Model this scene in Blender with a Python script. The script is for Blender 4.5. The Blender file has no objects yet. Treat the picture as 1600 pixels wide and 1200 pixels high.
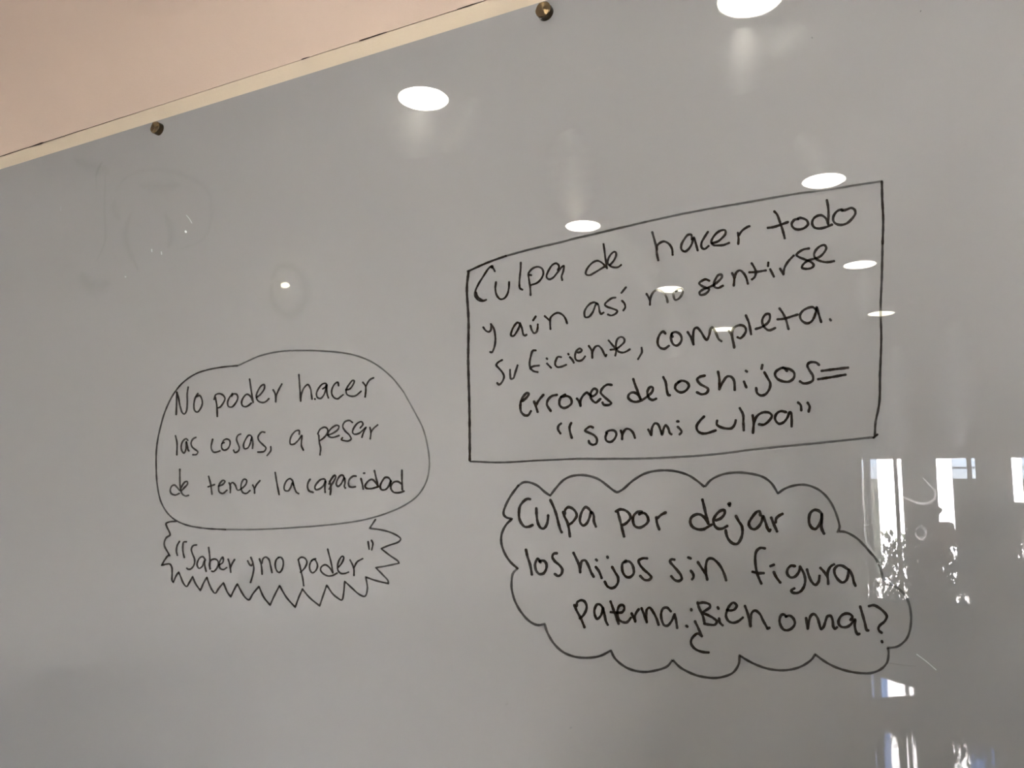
import bpy, bmesh, math, random
from mathutils import Vector, Matrix, noise

C = bpy.context.scene.collection
S = bpy.context.scene

# ------------------------------------------------------------------ camera
FPX = 1277.42                       # focal length in pixels of a 1600 px wide frame
YAW, PITCH, ROLL = 0.498012, 0.144031, 0.013889
CAM_D, CAM_Z = 0.85, 1.50           # distance from the board, height above the floor
cy, sy, cp, sp = math.cos(YAW), math.sin(YAW), math.cos(PITCH), math.sin(PITCH)
FW = Vector((-sy*cp, cy*cp, sp))
R0 = Vector((cy, sy, 0.0))
U0 = R0.cross(FW)
RT = R0*math.cos(ROLL) + U0*math.sin(ROLL)
UP = -R0*math.sin(ROLL) + U0*math.cos(ROLL)
CAM = Vector((0.0, -CAM_D, CAM_Z))

cam_data = bpy.data.cameras.new('camera')
cam_data.sensor_fit = 'HORIZONTAL'
cam_data.sensor_width = 36.0
cam_data.lens = 36.0*FPX/1600.0
cam_data.clip_start = 0.01
cam = bpy.data.objects.new('camera', cam_data)
C.objects.link(cam)
M = Matrix((( RT.x, UP.x, -FW.x, CAM.x), (RT.y, UP.y, -FW.y, CAM.y), (RT.z, UP.z, -FW.z, CAM.z), (0, 0, 0, 1)))
cam.matrix_world = M
S.camera = cam

# ------------------------------------------------------------------ world, sun, exposure
world = bpy.data.worlds.new('world')
S.world = world
world.use_nodes = True
wn = world.node_tree.nodes
wl = world.node_tree.links
bg = wn['Background']
sky = wn.new('ShaderNodeTexSky')
sky.sky_type = 'NISHITA'
sky.sun_disc = False
sky.sun_elevation = math.radians(42)
sky.sun_rotation = math.radians(20)
sky.air_density = 1.0
sky.dust_density = 1.5
tint = wn.new('ShaderNodeMix'); tint.data_type = 'RGBA'; tint.blend_type = 'MULTIPLY'; tint.inputs['Factor'].default_value = 1.0
tint.inputs['B'].default_value = (0.86, 0.90, 1.22, 1)
wl.new(sky.outputs['Color'], tint.inputs['A']); wl.new(tint.outputs['Result'], bg.inputs['Color'])
bg.inputs['Strength'].default_value = 1.15

sun_data = bpy.data.lights.new('sun', 'SUN')
sun_data.energy = 150.0
sun_data.angle = math.radians(0.6)
sun_data.color = (1.0, 0.95, 0.92)
sun = bpy.data.objects.new('sun', sun_data)
sun.rotation_euler = Vector((0.45, -1.0, -1.05)).to_track_quat('-Z', 'Y').to_euler()
C.objects.link(sun)

LAMP_W = 1.35                        # watts of each downlight
S.view_settings.view_transform = 'Standard'
S.view_settings.look = 'None'
S.view_settings.gamma = 1.0
S.view_settings.use_curve_mapping = False
S.view_settings.exposure = 0.75
S.cycles.use_adaptive_sampling = False
S.cycles.use_denoising = True
S.cycles.sample_clamp_indirect = 0.0
S.cycles.caustics_reflective = True
S.cycles.max_bounces = 8
S.cycles.diffuse_bounces = 4
S.cycles.glossy_bounces = 4

# ------------------------------------------------------------------ helpers
def ray(u, v):
    return FW + RT*((u-800.0)/FPX) - UP*((v-600.0)/FPX)

def on_board(u, v, y=0.0):
    """the point of the board's plane (or one parallel to it) behind a pixel of the photograph"""
    d = ray(u, v)
    t = (y-CAM.y)/d.y
    return CAM + d*t

def mirrored_at_y(u, v, y):
    """the point of the room at depth y whose reflection in the glass lies at a pixel"""
    d = ray(u, v)
    t = (-y-CAM.y)/d.y
    p = CAM + d*t
    return Vector((p.x, -p.y, p.z))

def mirrored_at_z(u, v, z):
    d = ray(u, v)
    t = (z-CAM.z)/d.z
    p = CAM + d*t
    return Vector((p.x, -p.y, p.z))

def link_mesh(name, bm, m, parent=None, smooth=False):
    me = bpy.data.meshes.new(name)
    bm.to_mesh(me); bm.free()
    if m is not None: me.materials.append(m)
    if smooth:
        for p in me.polygons: p.use_smooth = True
    o = bpy.data.objects.new(name, me)
    C.objects.link(o)
    if parent is not None: o.parent = parent
    return o

def tag(o, label=None, cat=None, group=None, kind=None):
    if label: o['label'] = label
    if cat: o['category'] = cat
    if group: o['group'] = group
    if kind: o['kind'] = kind
    return o

def empty(name, loc=(0, 0, 0), rz=0.0):
    o = bpy.data.objects.new(name, None)
    o.empty_display_size = 0.05
    o.location = loc; o.rotation_euler = (0, 0, rz)
    C.objects.link(o)
    return o

def box(bm, x0, x1, y0, y1, z0, z1, bev=0.0, mat=None):
    vs = [bm.verts.new(p) for p in ((x0,y0,z0),(x1,y0,z0),(x1,y1,z0),(x0,y1,z0),(x0,y0,z1),(x1,y0,z1),(x1,y1,z1),(x0,y1,z1))]
    fs = [bm.faces.new([vs[i] for i in f]) for f in ((0,3,2,1),(4,5,6,7),(0,1,5,4),(1,2,6,5),(2,3,7,6),(3,0,4,7))]
    if bev > 0:
        es = list({e for f in fs for e in f.edges})
        bmesh.ops.bevel(bm, geom=es, offset=bev, segments=2, affect='EDGES', profile=0.6)
    return bm

def boxes(name, lst, m, parent=None, bev=0.0):
    bm = bmesh.new()
    for b in lst: box(bm, *b, bev=bev)
    return link_mesh(name, bm, m, parent)

def cyl(bm, c, axis, r0, r1, h, seg=32, cap=True):
    q = Vector((0, 0, 1)).rotation_difference(Vector(axis).normalized())
    c = Vector(c)
    a = [bm.verts.new(c + q @ Vector((r0*math.cos(t), r0*math.sin(t), 0))) for t in [2*math.pi*i/seg for i in range(seg)]]
    b = [bm.verts.new(c + q @ Vector((r1*math.cos(t), r1*math.sin(t), h))) for t in [2*math.pi*i/seg for i in range(seg)]]
    for i in range(seg):
        bm.faces.new((a[i], a[(i+1) % seg], b[(i+1) % seg], b[i]))
    if cap:
        bm.faces.new(a[::-1]); bm.faces.new(b)

def lathe(bm, prof, c=(0, 0, 0), seg=40):
    c = Vector(c); rings = []
    for r, z in prof:
        rings.append([bm.verts.new(c + Vector((r*math.cos(2*math.pi*i/seg), r*math.sin(2*math.pi*i/seg), z))) for i in range(seg)])
    for a, b in zip(rings, rings[1:]):
        for i in range(seg):
            bm.faces.new((a[i], a[(i+1) % seg], b[(i+1) % seg], b[i]))

# ------------------------------------------------------------------ materials
def mat(name, col, rough=0.5, metal=0.0, spec=0.5, bump=0.0, bscale=80.0, vary=0.0, vscale=3.0):
    m = bpy.data.materials.new(name); m.use_nodes = True
    n, l = m.node_tree.nodes, m.node_tree.links
    b = n['Principled BSDF']
    b.inputs['Base Color'].default_value = (*col, 1)
    b.inputs['Roughness'].default_value = rough
    b.inputs['Metallic'].default_value = metal
    b.inputs['Specular IOR Level'].default_value = spec
    geo = n.new('ShaderNodeNewGeometry')
    if vary > 0:
        nz = n.new('ShaderNodeTexNoise'); nz.inputs['Scale'].default_value = vscale; nz.inputs['Detail'].default_value = 5
        l.new(geo.outputs['Position'], nz.inputs['Vector'])
        r = n.new('ShaderNodeMapRange'); r.inputs['From Min'].default_value = 0.3; r.inputs['From Max'].default_value = 0.7
        r.inputs['To Min'].default_value = 1-vary; r.inputs['To Max'].default_value = 1+vary
        l.new(nz.outputs['Fac'], r.inputs['Value'])
        mx = n.new('ShaderNodeVectorMath'); mx.operation = 'SCALE'; mx.inputs[0].default_value = col
        l.new(r.outputs['Result'], mx.inputs['Scale']); l.new(mx.outputs['Vector'], b.inputs['Base Color'])
    if bump > 0:
        nb = n.new('ShaderNodeTexNoise'); nb.inputs['Scale'].default_value = bscale; nb.inputs['Detail'].default_value = 4
        l.new(geo.outputs['Position'], nb.inputs['Vector'])
        bu = n.new('ShaderNodeBump'); bu.inputs['Strength'].default_value = bump; bu.inputs['Distance'].default_value = 0.002
        l.new(nb.outputs['Fac'], bu.inputs['Height']); l.new(bu.outputs['Normal'], b.inputs['Normal'])
    return m

def emit(name, col, s):
    m = bpy.data.materials.new(name); m.use_nodes = True
    n, l = m.node_tree.nodes, m.node_tree.links
    n.remove(n['Principled BSDF'])
    e = n.new('ShaderNodeEmission'); e.inputs['Color'].default_value = (*col, 1); e.inputs['Strength'].default_value = s
    l.new(e.outputs[0], n['Material Output'].inputs['Surface'])
    return m

def glass_board_mat():
    """back-painted glass: pale grey paint under a mirror-smooth front, wiped in places with a greasy cloth"""
    m = bpy.data.materials.new('back_painted_glass'); m.use_nodes = True
    n, l = m.node_tree.nodes, m.node_tree.links
    n.remove(n['Principled BSDF'])
    out = n['Material Output']
    geo = n.new('ShaderNodeNewGeometry')
    dif = n.new('ShaderNodeBsdfDiffuse')
    nz = n.new('ShaderNodeTexNoise'); nz.inputs['Scale'].default_value = 2.2; nz.inputs['Detail'].default_value = 3
    l.new(geo.outputs['Position'], nz.inputs['Vector'])
    cr = n.new('ShaderNodeMix'); cr.data_type = 'RGBA'
    cr.inputs['A'].default_value = (*BOARD_A, 1); cr.inputs['B'].default_value = (*BOARD_B, 1)
    l.new(nz.outputs['Fac'], cr.inputs['Factor']); l.new(cr.outputs['Result'], dif.inputs['Color'])
    fr = n.new('ShaderNodeFresnel'); fr.inputs['IOR'].default_value = 1.75
    gl = n.new('ShaderNodeBsdfGlossy'); gl.inputs['Roughness'].default_value = 0.0
    gl.inputs['Color'].default_value = (1, 1, 1, 1)
    # smear film
    mp = n.new('ShaderNodeMapping'); mp.inputs['Scale'].default_value = (1.6, 1.0, 4.5); mp.inputs['Rotation'].default_value = (0, 0.5, 0)
    l.new(geo.outputs['Position'], mp.inputs['Vector'])
    sm = n.new('ShaderNodeTexNoise'); sm.inputs['Scale'].default_value = 2.6; sm.inputs['Detail'].default_value = 5; sm.inputs['Distortion'].default_value = 0.6
    l.new(mp.outputs['Vector'], sm.inputs['Vector'])
    r = n.new('ShaderNodeMapRange'); r.inputs['From Min'].default_value = 0.48; r.inputs['From Max'].default_value = 0.72
    r.inputs['To Min'].default_value = 0.02; r.inputs['To Max'].default_value = 0.30
    l.new(sm.outputs['Fac'], r.inputs['Value'])
    hz = n.new('ShaderNodeBsdfGlossy'); hz.inputs['Roughness'].default_value = 0.22
    hz.inputs['Anisotropy'].default_value = 0.0
    g2 = n.new('ShaderNodeMixShader')
    l.new(r.outputs['Result'], g2.inputs['Fac']); l.new(gl.outputs[0], g2.inputs[1]); l.new(hz.outputs[0], g2.inputs[2])
    mx = n.new('ShaderNodeMixShader')
    l.new(fr.outputs[0], mx.inputs['Fac']); l.new(dif.outputs[0], mx.inputs[1]); l.new(g2.outputs[0], mx.inputs[2])
    l.new(mx.outputs[0], out.inputs['Surface'])
    return m

BOARD_A, BOARD_B = (0.290, 0.289, 0.283), (0.308, 0.306, 0.298)

def ink_mat(name, col, soft=False):
    m = bpy.data.materials.new(name); m.use_nodes = True
    n, l = m.node_tree.nodes, m.node_tree.links
    b = n['Principled BSDF']
    b.inputs['Base Color'].default_value = (*col, 1)
    b.inputs['Roughness'].default_value = 0.04 if not soft else 0.5
    b.inputs['Specular IOR Level'].default_value = 0.5 if not soft else 0.1
    at = n.new('ShaderNodeAttribute'); at.attribute_name = 'ink_amount'
    geo = n.new('ShaderNodeNewGeometry')
    nz = n.new('ShaderNodeTexNoise'); nz.inputs['Scale'].default_value = 55.0; nz.inputs['Detail'].default_value = 3
    l.new(geo.outputs['Position'], nz.inputs['Vector'])
    r = n.new('ShaderNodeMapRange'); r.inputs['From Min'].default_value = 0.35; r.inputs['From Max'].default_value = 0.65
    r.inputs['To Min'].default_value = 0.86; r.inputs['To Max'].default_value = 1.04
    l.new(nz.outputs['Fac'], r.inputs['Value'])
    mu = n.new('ShaderNodeMath'); mu.operation = 'MULTIPLY'; mu.use_clamp = True
    l.new(at.outputs['Fac'], mu.inputs[0]); l.new(r.outputs['Result'], mu.inputs[1])
    l.new(mu.outputs[0], b.inputs['Alpha'])
    return m

MT = {}
MT['board'] = glass_board_mat()
MT['ink'] = ink_mat('black_marker_ink', (0.022, 0.016, 0.011))
MT['smudge'] = ink_mat('old_marker_smudge', (0.24, 0.26, 0.25), True)
MT['film'] = ink_mat('dry_wipe_film', (0.75, 0.77, 0.78), True)
def grease_mat():
    m = bpy.data.materials.new('greasy_wipe_streak'); m.use_nodes = True
    n, l = m.node_tree.nodes, m.node_tree.links
    n.remove(n['Principled BSDF'])
    at = n.new('ShaderNodeAttribute'); at.attribute_name = 'ink_amount'
    tr = n.new('ShaderNodeBsdfTransparent'); g = n.new('ShaderNodeBsdfGlossy'); g.inputs['Roughness'].default_value = 0.26
    mx = n.new('ShaderNodeMixShader')
    l.new(at.outputs['Fac'], mx.inputs[0]); l.new(tr.outputs[0], mx.inputs[1]); l.new(g.outputs[0], mx.inputs[2])
    l.new(mx.outputs[0], n['Material Output'].inputs['Surface'])
    return m
MT['grease'] = grease_mat()
MT['edge'] = mat('glass_edge', (0.25, 0.42, 0.36), 0.15)
MT['wall'] = mat('wall_paint_peach', (0.60, 0.475, 0.375), 0.55, bump=0.15, bscale=350, vary=0.02, vscale=1.5)
MT['white_wall'] = mat('wall_paint_white', (0.84, 0.83, 0.81), 0.6, bump=0.1, bscale=300, vary=0.02)
MT['strip'] = mat('cream_painted_timber', (0.61, 0.52, 0.385), 0.45, bump=0.2, bscale=220, vary=0.03, vscale=8)
MT['crack'] = mat('dark_gap', (0.035, 0.018, 0.012), 0.9)
MT['ceil'] = mat('ceiling_paint', (0.86, 0.85, 0.83), 0.8, bump=0.1, bscale=300)
MT['floor'] = mat('polished_floor_tile', (0.16, 0.14, 0.12), 0.04, bump=0.0, vary=0.1, vscale=2)
MT['wainscot'] = mat('dark_wainscot_wood', (0.045, 0.035, 0.028), 0.4, vary=0.2, vscale=5)
MT['bronze'] = mat('brushed_bronze', (0.11, 0.085, 0.055), 0.3, metal=1.0)
MT['frame'] = mat('window_frame_paint', (0.05, 0.05, 0.05), 0.5)
MT['trimring'] = mat('lamp_ring_white', (0.85, 0.84, 0.82), 0.4)
MT['leaf'] = mat('shrub_leaf', (0.022, 0.032, 0.013), 0.5, vary=0.3, vscale=6)
MT['bark'] = mat('shrub_stem', (0.09, 0.06, 0.04), 0.8)
MT['facade'] = mat('white_render', (0.86, 0.85, 0.84), 0.8, vary=0.02)
MT['hedge'] = mat('hedge_leaf', (0.012, 0.015, 0.008), 0.8, vary=0.3, vscale=3)
MT['rail'] = mat('grey_rail', (0.05, 0.05, 0.055), 0.5)
MT['pave'] = mat('pale_paving', (0.30, 0.29, 0.27), 0.9, vary=0.1)
MT['table'] = mat('glossy_table_top', (0.30, 0.27, 0.24), 0.05)
MT['tableleg'] = mat('grey_table_metal', (0.25, 0.25, 0.26), 0.35, metal=0.8)
MT['skin'] = mat('skin', (0.42, 0.24, 0.16), 0.5)
MT['shirt'] = mat('dark_shirt', (0.035, 0.035, 0.04), 0.85, bump=0.3, bscale=60)
MT['trousers'] = mat('dark_trousers', (0.03, 0.035, 0.05), 0.85, bump=0.3, bscale=60)
MT['shoe'] = mat('black_shoe', (0.02, 0.02, 0.02), 0.4)
MT['hair'] = mat('dark_brown_hair', (0.02, 0.013, 0.009), 0.55)
MT['eye'] = mat('eye', (0.6, 0.58, 0.55), 0.2)
MT['iris'] = mat('iris', (0.03, 0.02, 0.015), 0.15)
MT['lip'] = mat('lip', (0.35, 0.14, 0.11), 0.45)
MT['phone'] = mat('dark_phone_shell', (0.02, 0.02, 0.022), 0.25)
MT['phone_glass'] = mat('phone_screen', (0.01, 0.01, 0.012), 0.05)
MT['lamp'] = emit('lamp_diffuser', (1.0, 0.94, 0.68), 13.0)
MT['bulb'] = emit('glint_bulb_glow', (1.0, 0.9, 0.6), 11.0)  # glow added only for the yellowish glint in the glass

# ================================================================== the room
CEIL = 2.70
WEST, EAST, SOUTH = -3.0, 4.3, -8.05
TOPZ = on_board(400, 141).z                     # upper edge of the glass
SEAMZ = on_board(400, 116.2, 0.0098).z           # seam over the cream strip
BX0, BX1, BZ0 = -2.25, 1.65, 0.95
WY = 0.012                                       # face of the wall behind the glass

boxes('floor', [(WEST-0.2, EAST+0.2, SOUTH-0.2, 0.2, -0.2, 0.0)], MT['floor'])['kind'] = 'structure'
boxes('ceiling', [(WEST-0.2, EAST+0.2, SOUTH-0.2, 0.2, CEIL, CEIL+0.3)], MT['ceil'])['kind'] = 'structure'
# north wall: lower slab, and the plaster above the seam standing 4 mm proud
wn_ = boxes('wall_north', [(WEST, EAST, WY, 0.2, 0.0, SEAMZ+0.02), (WEST, EAST, 0.0098, WY+0.001, SEAMZ+0.0003, CEIL)], MT['wall'])
tag(wn_, kind='structure')
boxes('wall_west', [(WEST-0.2, WEST, SOUTH-0.2, 0.2, 0.0, CEIL)], MT['white_wall'])['kind'] = 'structure'
boxes('wall_east', [(EAST, EAST+0.2, SOUTH-0.2, 0.2, 0.0, CEIL)], MT['white_wall'])['kind'] = 'structure'
d_ = ray(0, 1062); RAILZ = (CAM + d_*((WEST+0.04)/d_.x)).z
wains = boxes('trim_2', [(WEST, WEST+0.03, SOUTH, WY, 0.0, RAILZ-0.03)], MT['wainscot'])
tag(wains, kind='structure')
boxes('cap_rail', [(WEST, WEST+0.045, SOUTH, WY, RAILZ-0.03, RAILZ)], MT['wainscot'], wains, bev=0.004)
for i in range(9):
    y1 = -0.06 - i*0.89
    boxes('raised_panel', [(WEST+0.03, WEST+0.038, y1-0.80, y1, 0.14, RAILZ-0.10)], MT['wainscot'], wains, bev=0.003)

# cream strip over the board and the gaps in its seam
strip = boxes('trim_1', [(WEST, EAST, 0.0105, WY, TOPZ-0.03, SEAMZ)], MT['strip'])
tag(strip, kind='structure')
def seam_gap(pts):
    bm = bmesh.new(); a, b = [], []
    for x, y, w in pts:
        p = on_board(x, y, 0.0096)
        q = on_board(x, y+w, 0.0096)
        h = (p.z-q.z)
        a.append(bm.verts.new((p.x, 0.0096, SEAMZ+0.0002+h*0.5)))
        b.append(bm.verts.new((p.x, 0.0096, SEAMZ+0.0002-h*0.5)))
    for i in range(len(a)-1): bm.faces.new((a[i], b[i], b[i+1], a[i+1]))
    return link_mesh('joint_gap', bm, MT['crack'], strip)
def sy(x): return 244.5-0.3195*x
seam_gap([(-60, sy(-60), 1.0)] + [(x, sy(x), 0.95+0.3*math.sin(x*0.13)) for x in range(-40, 56, 12)] + [(60, sy(60), 2.6), (64, sy(64), 3.0), (69, sy(69), 1.2)] + [(x, sy(x), max(0.18, 0.95-0.0042*(x-70))+0.12*math.sin(x*0.21)) for x in range(80, 420, 12)])
seam_gap([(470, sy(470), 0.5), (473, sy(473), 2.2), (478, sy(478), 1.9), (484, sy(484), 0.7)])
seam_gap([(484, sy(484), 0.15), (520, sy(520), 0.2), (561, sy(561), 0.25)])
seam_gap([(561, sy(561), 1.4), (565, sy(565), 2.4), (580, sy(580), 2.0), (592, sy(592), 2.2), (603, sy(603), 1.4), (606, sy(606), 0.4)])
seam_gap([(606, sy(606), 0.2), (650, sy(650), 0.3), (714, sy(714), 0.4)])
seam_gap([(714, sy(714), 1.0), (725, sy(725), 1.7), (736, sy(736), 1.9), (745, sy(745), 1.0), (760, sy(760), 0.5)])

# ================================================================== windows in the far wall
SILL_PX, HEAD_PX = 944.0, 717.0
def wx(u, v=HEAD_PX): return mirrored_at_y(u, v, SOUTH-0.02).x
WZ1 = mirrored_at_y(1430, 716.5, SOUTH).z
WZ0 = mirrored_at_y(1430, SILL_PX, SOUTH).z
wins = [dict(x0=wx(1344.6), x1=wx(1408.6), bars=[(wx(1348.2), wx(1358.8)), (wx(1395.2), wx(1401.2))]),
        dict(x0=wx(1461.0), x1=wx(1524.0), bars=[(wx(1509.6), wx(1517.2))]),
        dict(x0=wx(1578.8), x1=wx(1641.0), bars=[(wx(1626), wx(1633))])]
# unseen wide window, added so its daylight throws the photographer's shadow on the board
wins.append(dict(x0=1.15, x1=3.95, z0=0.25, z1=2.5, bars=[(1.82, 1.87), (2.52, 2.57), (3.22, 3.27)]))
for w in wins: w.setdefault('z0', WZ0); w.setdefault('z1', WZ1)
lst = []
xs = [WEST] + sum([[w['x0'], w['x1']] for w in wins], []) + [EAST]
for a, b in zip(xs[::2], xs[1::2]): lst.append((a, b, SOUTH-0.08, SOUTH, 0, CEIL))
for w in wins: lst += [(w['x0'], w['x1'], SOUTH-0.08, SOUTH, 0, w['z0']), (w['x0'], w['x1'], SOUTH-0.08, SOUTH, w['z1'], CEIL)]
tag(boxes('wall_south', lst, MT['white_wall']), kind='structure')

gm = bpy.data.materials.new('window_glass'); gm.use_nodes = True
n, l = gm.node_tree.nodes, gm.node_tree.links
n.remove(n['Principled BSDF'])
tr = n.new('ShaderNodeBsdfTransparent'); gg = n.new('ShaderNodeBsdfGlossy'); gg.inputs['Roughness'].default_value = 0.0
ff = n.new('ShaderNodeFresnel'); ff.inputs['IOR'].default_value = 1.3; mm = n.new('ShaderNodeMixShader')
l.new(ff.outputs[0], mm.inputs[0]); l.new(tr.outputs[0], mm.inputs[1]); l.new(gg.outputs[0], mm.inputs[2]); l.new(mm.outputs[0], n['Material Output'].inputs['Surface'])
for i, w in enumerate(wins):
    r = empty('window_%d' % (i+1), ((w['x0']+w['x1'])/2, SOUTH, w['z0'])); tag(r, kind='structure')
    ox = r.location
    def L(b): return (b[0]-ox.x, b[1]-ox.x, b[2]-ox.y, b[3]-ox.y, b[4]-ox.z, b[5]-ox.z)
    t = 0.012
    boxes('window_frame', [L((w['x0'], w['x1'], SOUTH-0.06, SOUTH-0.02, w['z0'], w['z0']+0.03)), L((w['x0']-0.001, w['x0']+t*0.4, SOUTH-0.081, SOUTH+0.001, w['z0'], w['z1'])), L((w['x1']-t*0.4, w['x1']+0.001, SOUTH-0.081, SOUTH+0.001, w['z0'], w['z1']))], MT['frame'], r)
    for a, b in w['bars']:
        boxes('mullion', [L((a, b, SOUTH-0.06, SOUTH-0.02, w['z0'], w['z1']))], MT['frame'], r)
    boxes('pane', [L((w['x0'], w['x1'], SOUTH-0.043, SOUTH-0.039, w['z0'], w['z1']))], gm, r)
    boxes('window_sill', [L((w['x0']-0.03, w['x1']+0.03, SOUTH-0.02, SOUTH+0.04, w['z0']-0.03, w['z0']))], MT['trimring'], r, bev=0.004)

# ================================================================== outside
GY = SOUTH-0.08
FY = -17.15
boxes('ground', [(-14, 16, -45, GY, -0.35, -0.15)], MT['pave'])['kind'] = 'structure'
def fx(u): return mirrored_at_y(u, 730, FY).x
def fz(v): return mirrored_at_y(1450, v, FY).z
def tower(name, x0, x1, h, label):
    r = empty(name, ((x0+x1)/2, FY-1.5, -0.15)); tag(r, label, 'building')
    hw = (x1-x0)/2
    boxes('rendered_wall', [(-hw, hw, -1.5, 1.5, 0, h)], MT['facade'], r)
    boxes('parapet', [(-hw-0.05, hw+0.05, -1.55, 1.55, h, h+0.15)], MT['facade'], r, bev=0.01)
    boxes('plinth', [(-hw-0.03, hw+0.03, -1.53, 1.53, 0, 0.12)], MT['pave'], r)
    return r
tower('garden_building', fx(1370.5), fx(1486.5), 5.5, 'white sunlit building seen through the two windows nearest the left')
tower('garden_building', fx(1545), fx(1596), 5.5, 'narrow white sunlit building seen through the third window')
tower('garden_building', fx(1660), fx(2080), 5.5, 'wide white building added out of view on the right to brighten the wide window')  # unseen facade, added to bounce sunlight in through the wide window
HY = FY-3.5
def hx(u): return mirrored_at_y(u, 730, HY).x
def hzz(v): return mirrored_at_y(1450, v, HY).z
hz_ = hzz(748)
for a, b, lab in ((1240, 1420, 'dark clipped hedge left of the white sunlit building'), (1430, 1568, 'dark clipped hedge between the two white buildings'), (1572, 1700, 'dark clipped hedge right of the narrow white building')):
    x0, x1 = hx(a), hx(b)
    rnd = random.Random(int(a))
    r = empty('clipped_hedge', ((x0+x1)/2, HY-0.5, -0.15)); tag(r, lab, 'hedge')
    bm = bmesh.new(); hw = (x1-x0)/2; H = hz_+0.15
    nx, nz = max(3, int(hw*2/0.12)), int(H/0.12)
    grid = {}
    for ix in range(nx+1):
        for iz in range(nz+1):
            grid[ix, iz] = bm.verts.new((-hw+2*hw*ix/nx, 0.45+rnd.uniform(-0.04, 0.04), H*iz/nz))
    for ix in range(nx):
        for iz in range(nz):
            bm.faces.new((grid[ix, iz], grid[ix+1, iz], grid[ix+1, iz+1], grid[ix, iz+1]))
    box(bm, -hw, hw, -0.45, 0.40, 0, H)
    link_mesh('foliage', bm, MT['hedge'], r)
    boxes('top_rail', [(-hw, hw, 0.46, 0.50, hzz(732.5)+0.15, hzz(730)+0.15)], MT['rail'], r)

def leaf_shrub(cx, cyy, w, h, nleaf, label, seed):
    rnd = random.Random(seed)
    r = empty('garden_shrub', (cx, cyy, -0.15)); tag(r, label, 'shrub', 'shrubs outside the far windows')
    bm = bmesh.new()
    for k in range(nleaf):
        x = rnd.uniform(-w/2, w/2); y = rnd.uniform(-0.3, 0.3)
        top = h*(0.86+0.14*noise.noise(Vector((x*5+seed, y*5, 0))))
        z = top*(1-rnd.random()**1.15*0.97) if rnd.random() < 0.95 else top+rnd.uniform(0, 0.12)
        s = rnd.uniform(0.022, 0.045)
        q = Matrix.Rotation(rnd.uniform(0, 6.28), 3, 'Z') @ Matrix.Rotation(rnd.gauss(1.0, 0.5), 3, 'X')
        p = Vector((x, y, z))
        v = [bm.verts.new(p + q @ Vector(c)) for c in ((0, -s*1.3, 0), (s*0.6, 0, s*0.2), (0, s*1.3, 0), (-s*0.6, 0, s*0.2))]
        bm.faces.new((v[0], v[1], v[2])); bm.faces.new((v[0], v[2], v[3]))
    f = link_mesh('foliage', bm, MT['leaf'], r); tag(f, kind='stuff')
    for k in range(7):
        bm = bmesh.new()
        a = Vector((rnd.uniform(-0.2, 0.2)*w, rnd.uniform(-0.1, 0.1), 0))
        b = Vector((rnd.uniform(-0.45, 0.45)*w, rnd.uniform(-0.2, 0.2), h*rnd.uniform(0.6, 0.85)))
        cyl(bm, a, b-a, 0.012, 0.004, (b-a).length, 6)
        link_mesh('stem', bm, MT['bark'], r)
    return r
shz = mirrored_at_y(1385, 836, -9.6).z + 0.15
for i, (u0, u1, n_, lab) in enumerate(((1300, 1372, 1000, 'leafy shrub outside, left of the first window'), (1372, 1440, 1080, 'leafy shrub outside the first window'), (1440, 1530, 1250, 'leafy shrub outside the second window'), (1530, 1640, 1350, 'leafy shrub outside the third window'))):
    a, b = mirrored_at_y(u0, 860, -9.6).x, mirrored_at_y(u1, 860, -9.6).x
    leaf_shrub((a+b)/2, (-9.3, -10.0)[i % 2], (b-a)*1.0, shz*(1.0+0.05*(i % 2)), n_, lab, 11+i)

# ================================================================== downlights
def make_downlight(loc, label):
    r = empty('downlight', loc); tag(r, label, 'ceiling light', 'round recessed downlights')
    bm = bmesh.new()
    lathe(bm, [(0.0755, -0.001), (0.077, -0.006), (0.086, -0.006), (0.090, -0.001), (0.090, 0.001)])
    link_mesh('ring', bm, MT['trimring'], r, True)
    bm = bmesh.new(); cyl(bm, (0, 0, -0.003), (0, 0, 1), 0.0762, 0.0762, 0.002, 48)
    link_mesh('diffuser', bm, MT['lamp'], r)
    ld = bpy.data.lights.new('downlight_lamp', 'AREA'); ld.shape = 'DISK'; ld.size = 0.148
    ld.energy = LAMP_W; ld.color = (1.0, 0.96, 0.92); ld.spread = math.radians(156)
    lo = bpy.data.objects.new('lamp', ld); lo.location = (0, 0, -0.004); C.objects.link(lo); lo.parent = r
    return r
def dup(root, loc, label):
    c = root.copy(); C.objects.link(c); c.location = loc; c['label'] = label
    for ch in root.children:
        d = ch.copy(); C.objects.link(d); d.parent = c
    return c
LPX = {('A', 0): (661.5, 152.5), ('A', 1): (911, 352), ('A', 2): (1046.5, 451), ('A', 3): (1130.5, 513.5),
       ('B', 0): (1171.5, -3), ('B', 1): (1287, 281), ('B', 2): (1343.5, 412.5), ('B', 3): (1376.5, 489)}
ordn = ['nearest the board', 'second from the board', 'third from the board', 'fourth and farthest from the board']
rown = {'A': 'in the row mirrored farther left', 'B': 'in the row mirrored through the lettered rectangle', 'C': 'in the added unseen row right of the photographer', 'D': 'in the added unseen row towards the east wall'}
spots = [(k, i, mirrored_at_z(u, v, CEIL)) for (k, i), (u, v) in LPX.items()]
ymean = [0.5*(spots[i][2].y+spots[i+4][2].y) for i in range(4)]
for k, x in (('C', 0.78), ('D', 1.95)):  # added rows out of view, chosen for how they light the board
    for i in range(4): spots.append((k, i, Vector((x, ymean[i], CEIL))))
rown['B'] = 'in the row next to the photographer'
rown['A'] = 'in the row closest to the west wall'
first = None
for k, i, p in spots:
    lab = 'round downlight %s, %s' % (rown[k], ordn[i])
    if first is None: first = make_downlight(p, lab)
    else: dup(first, p, lab)
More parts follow.
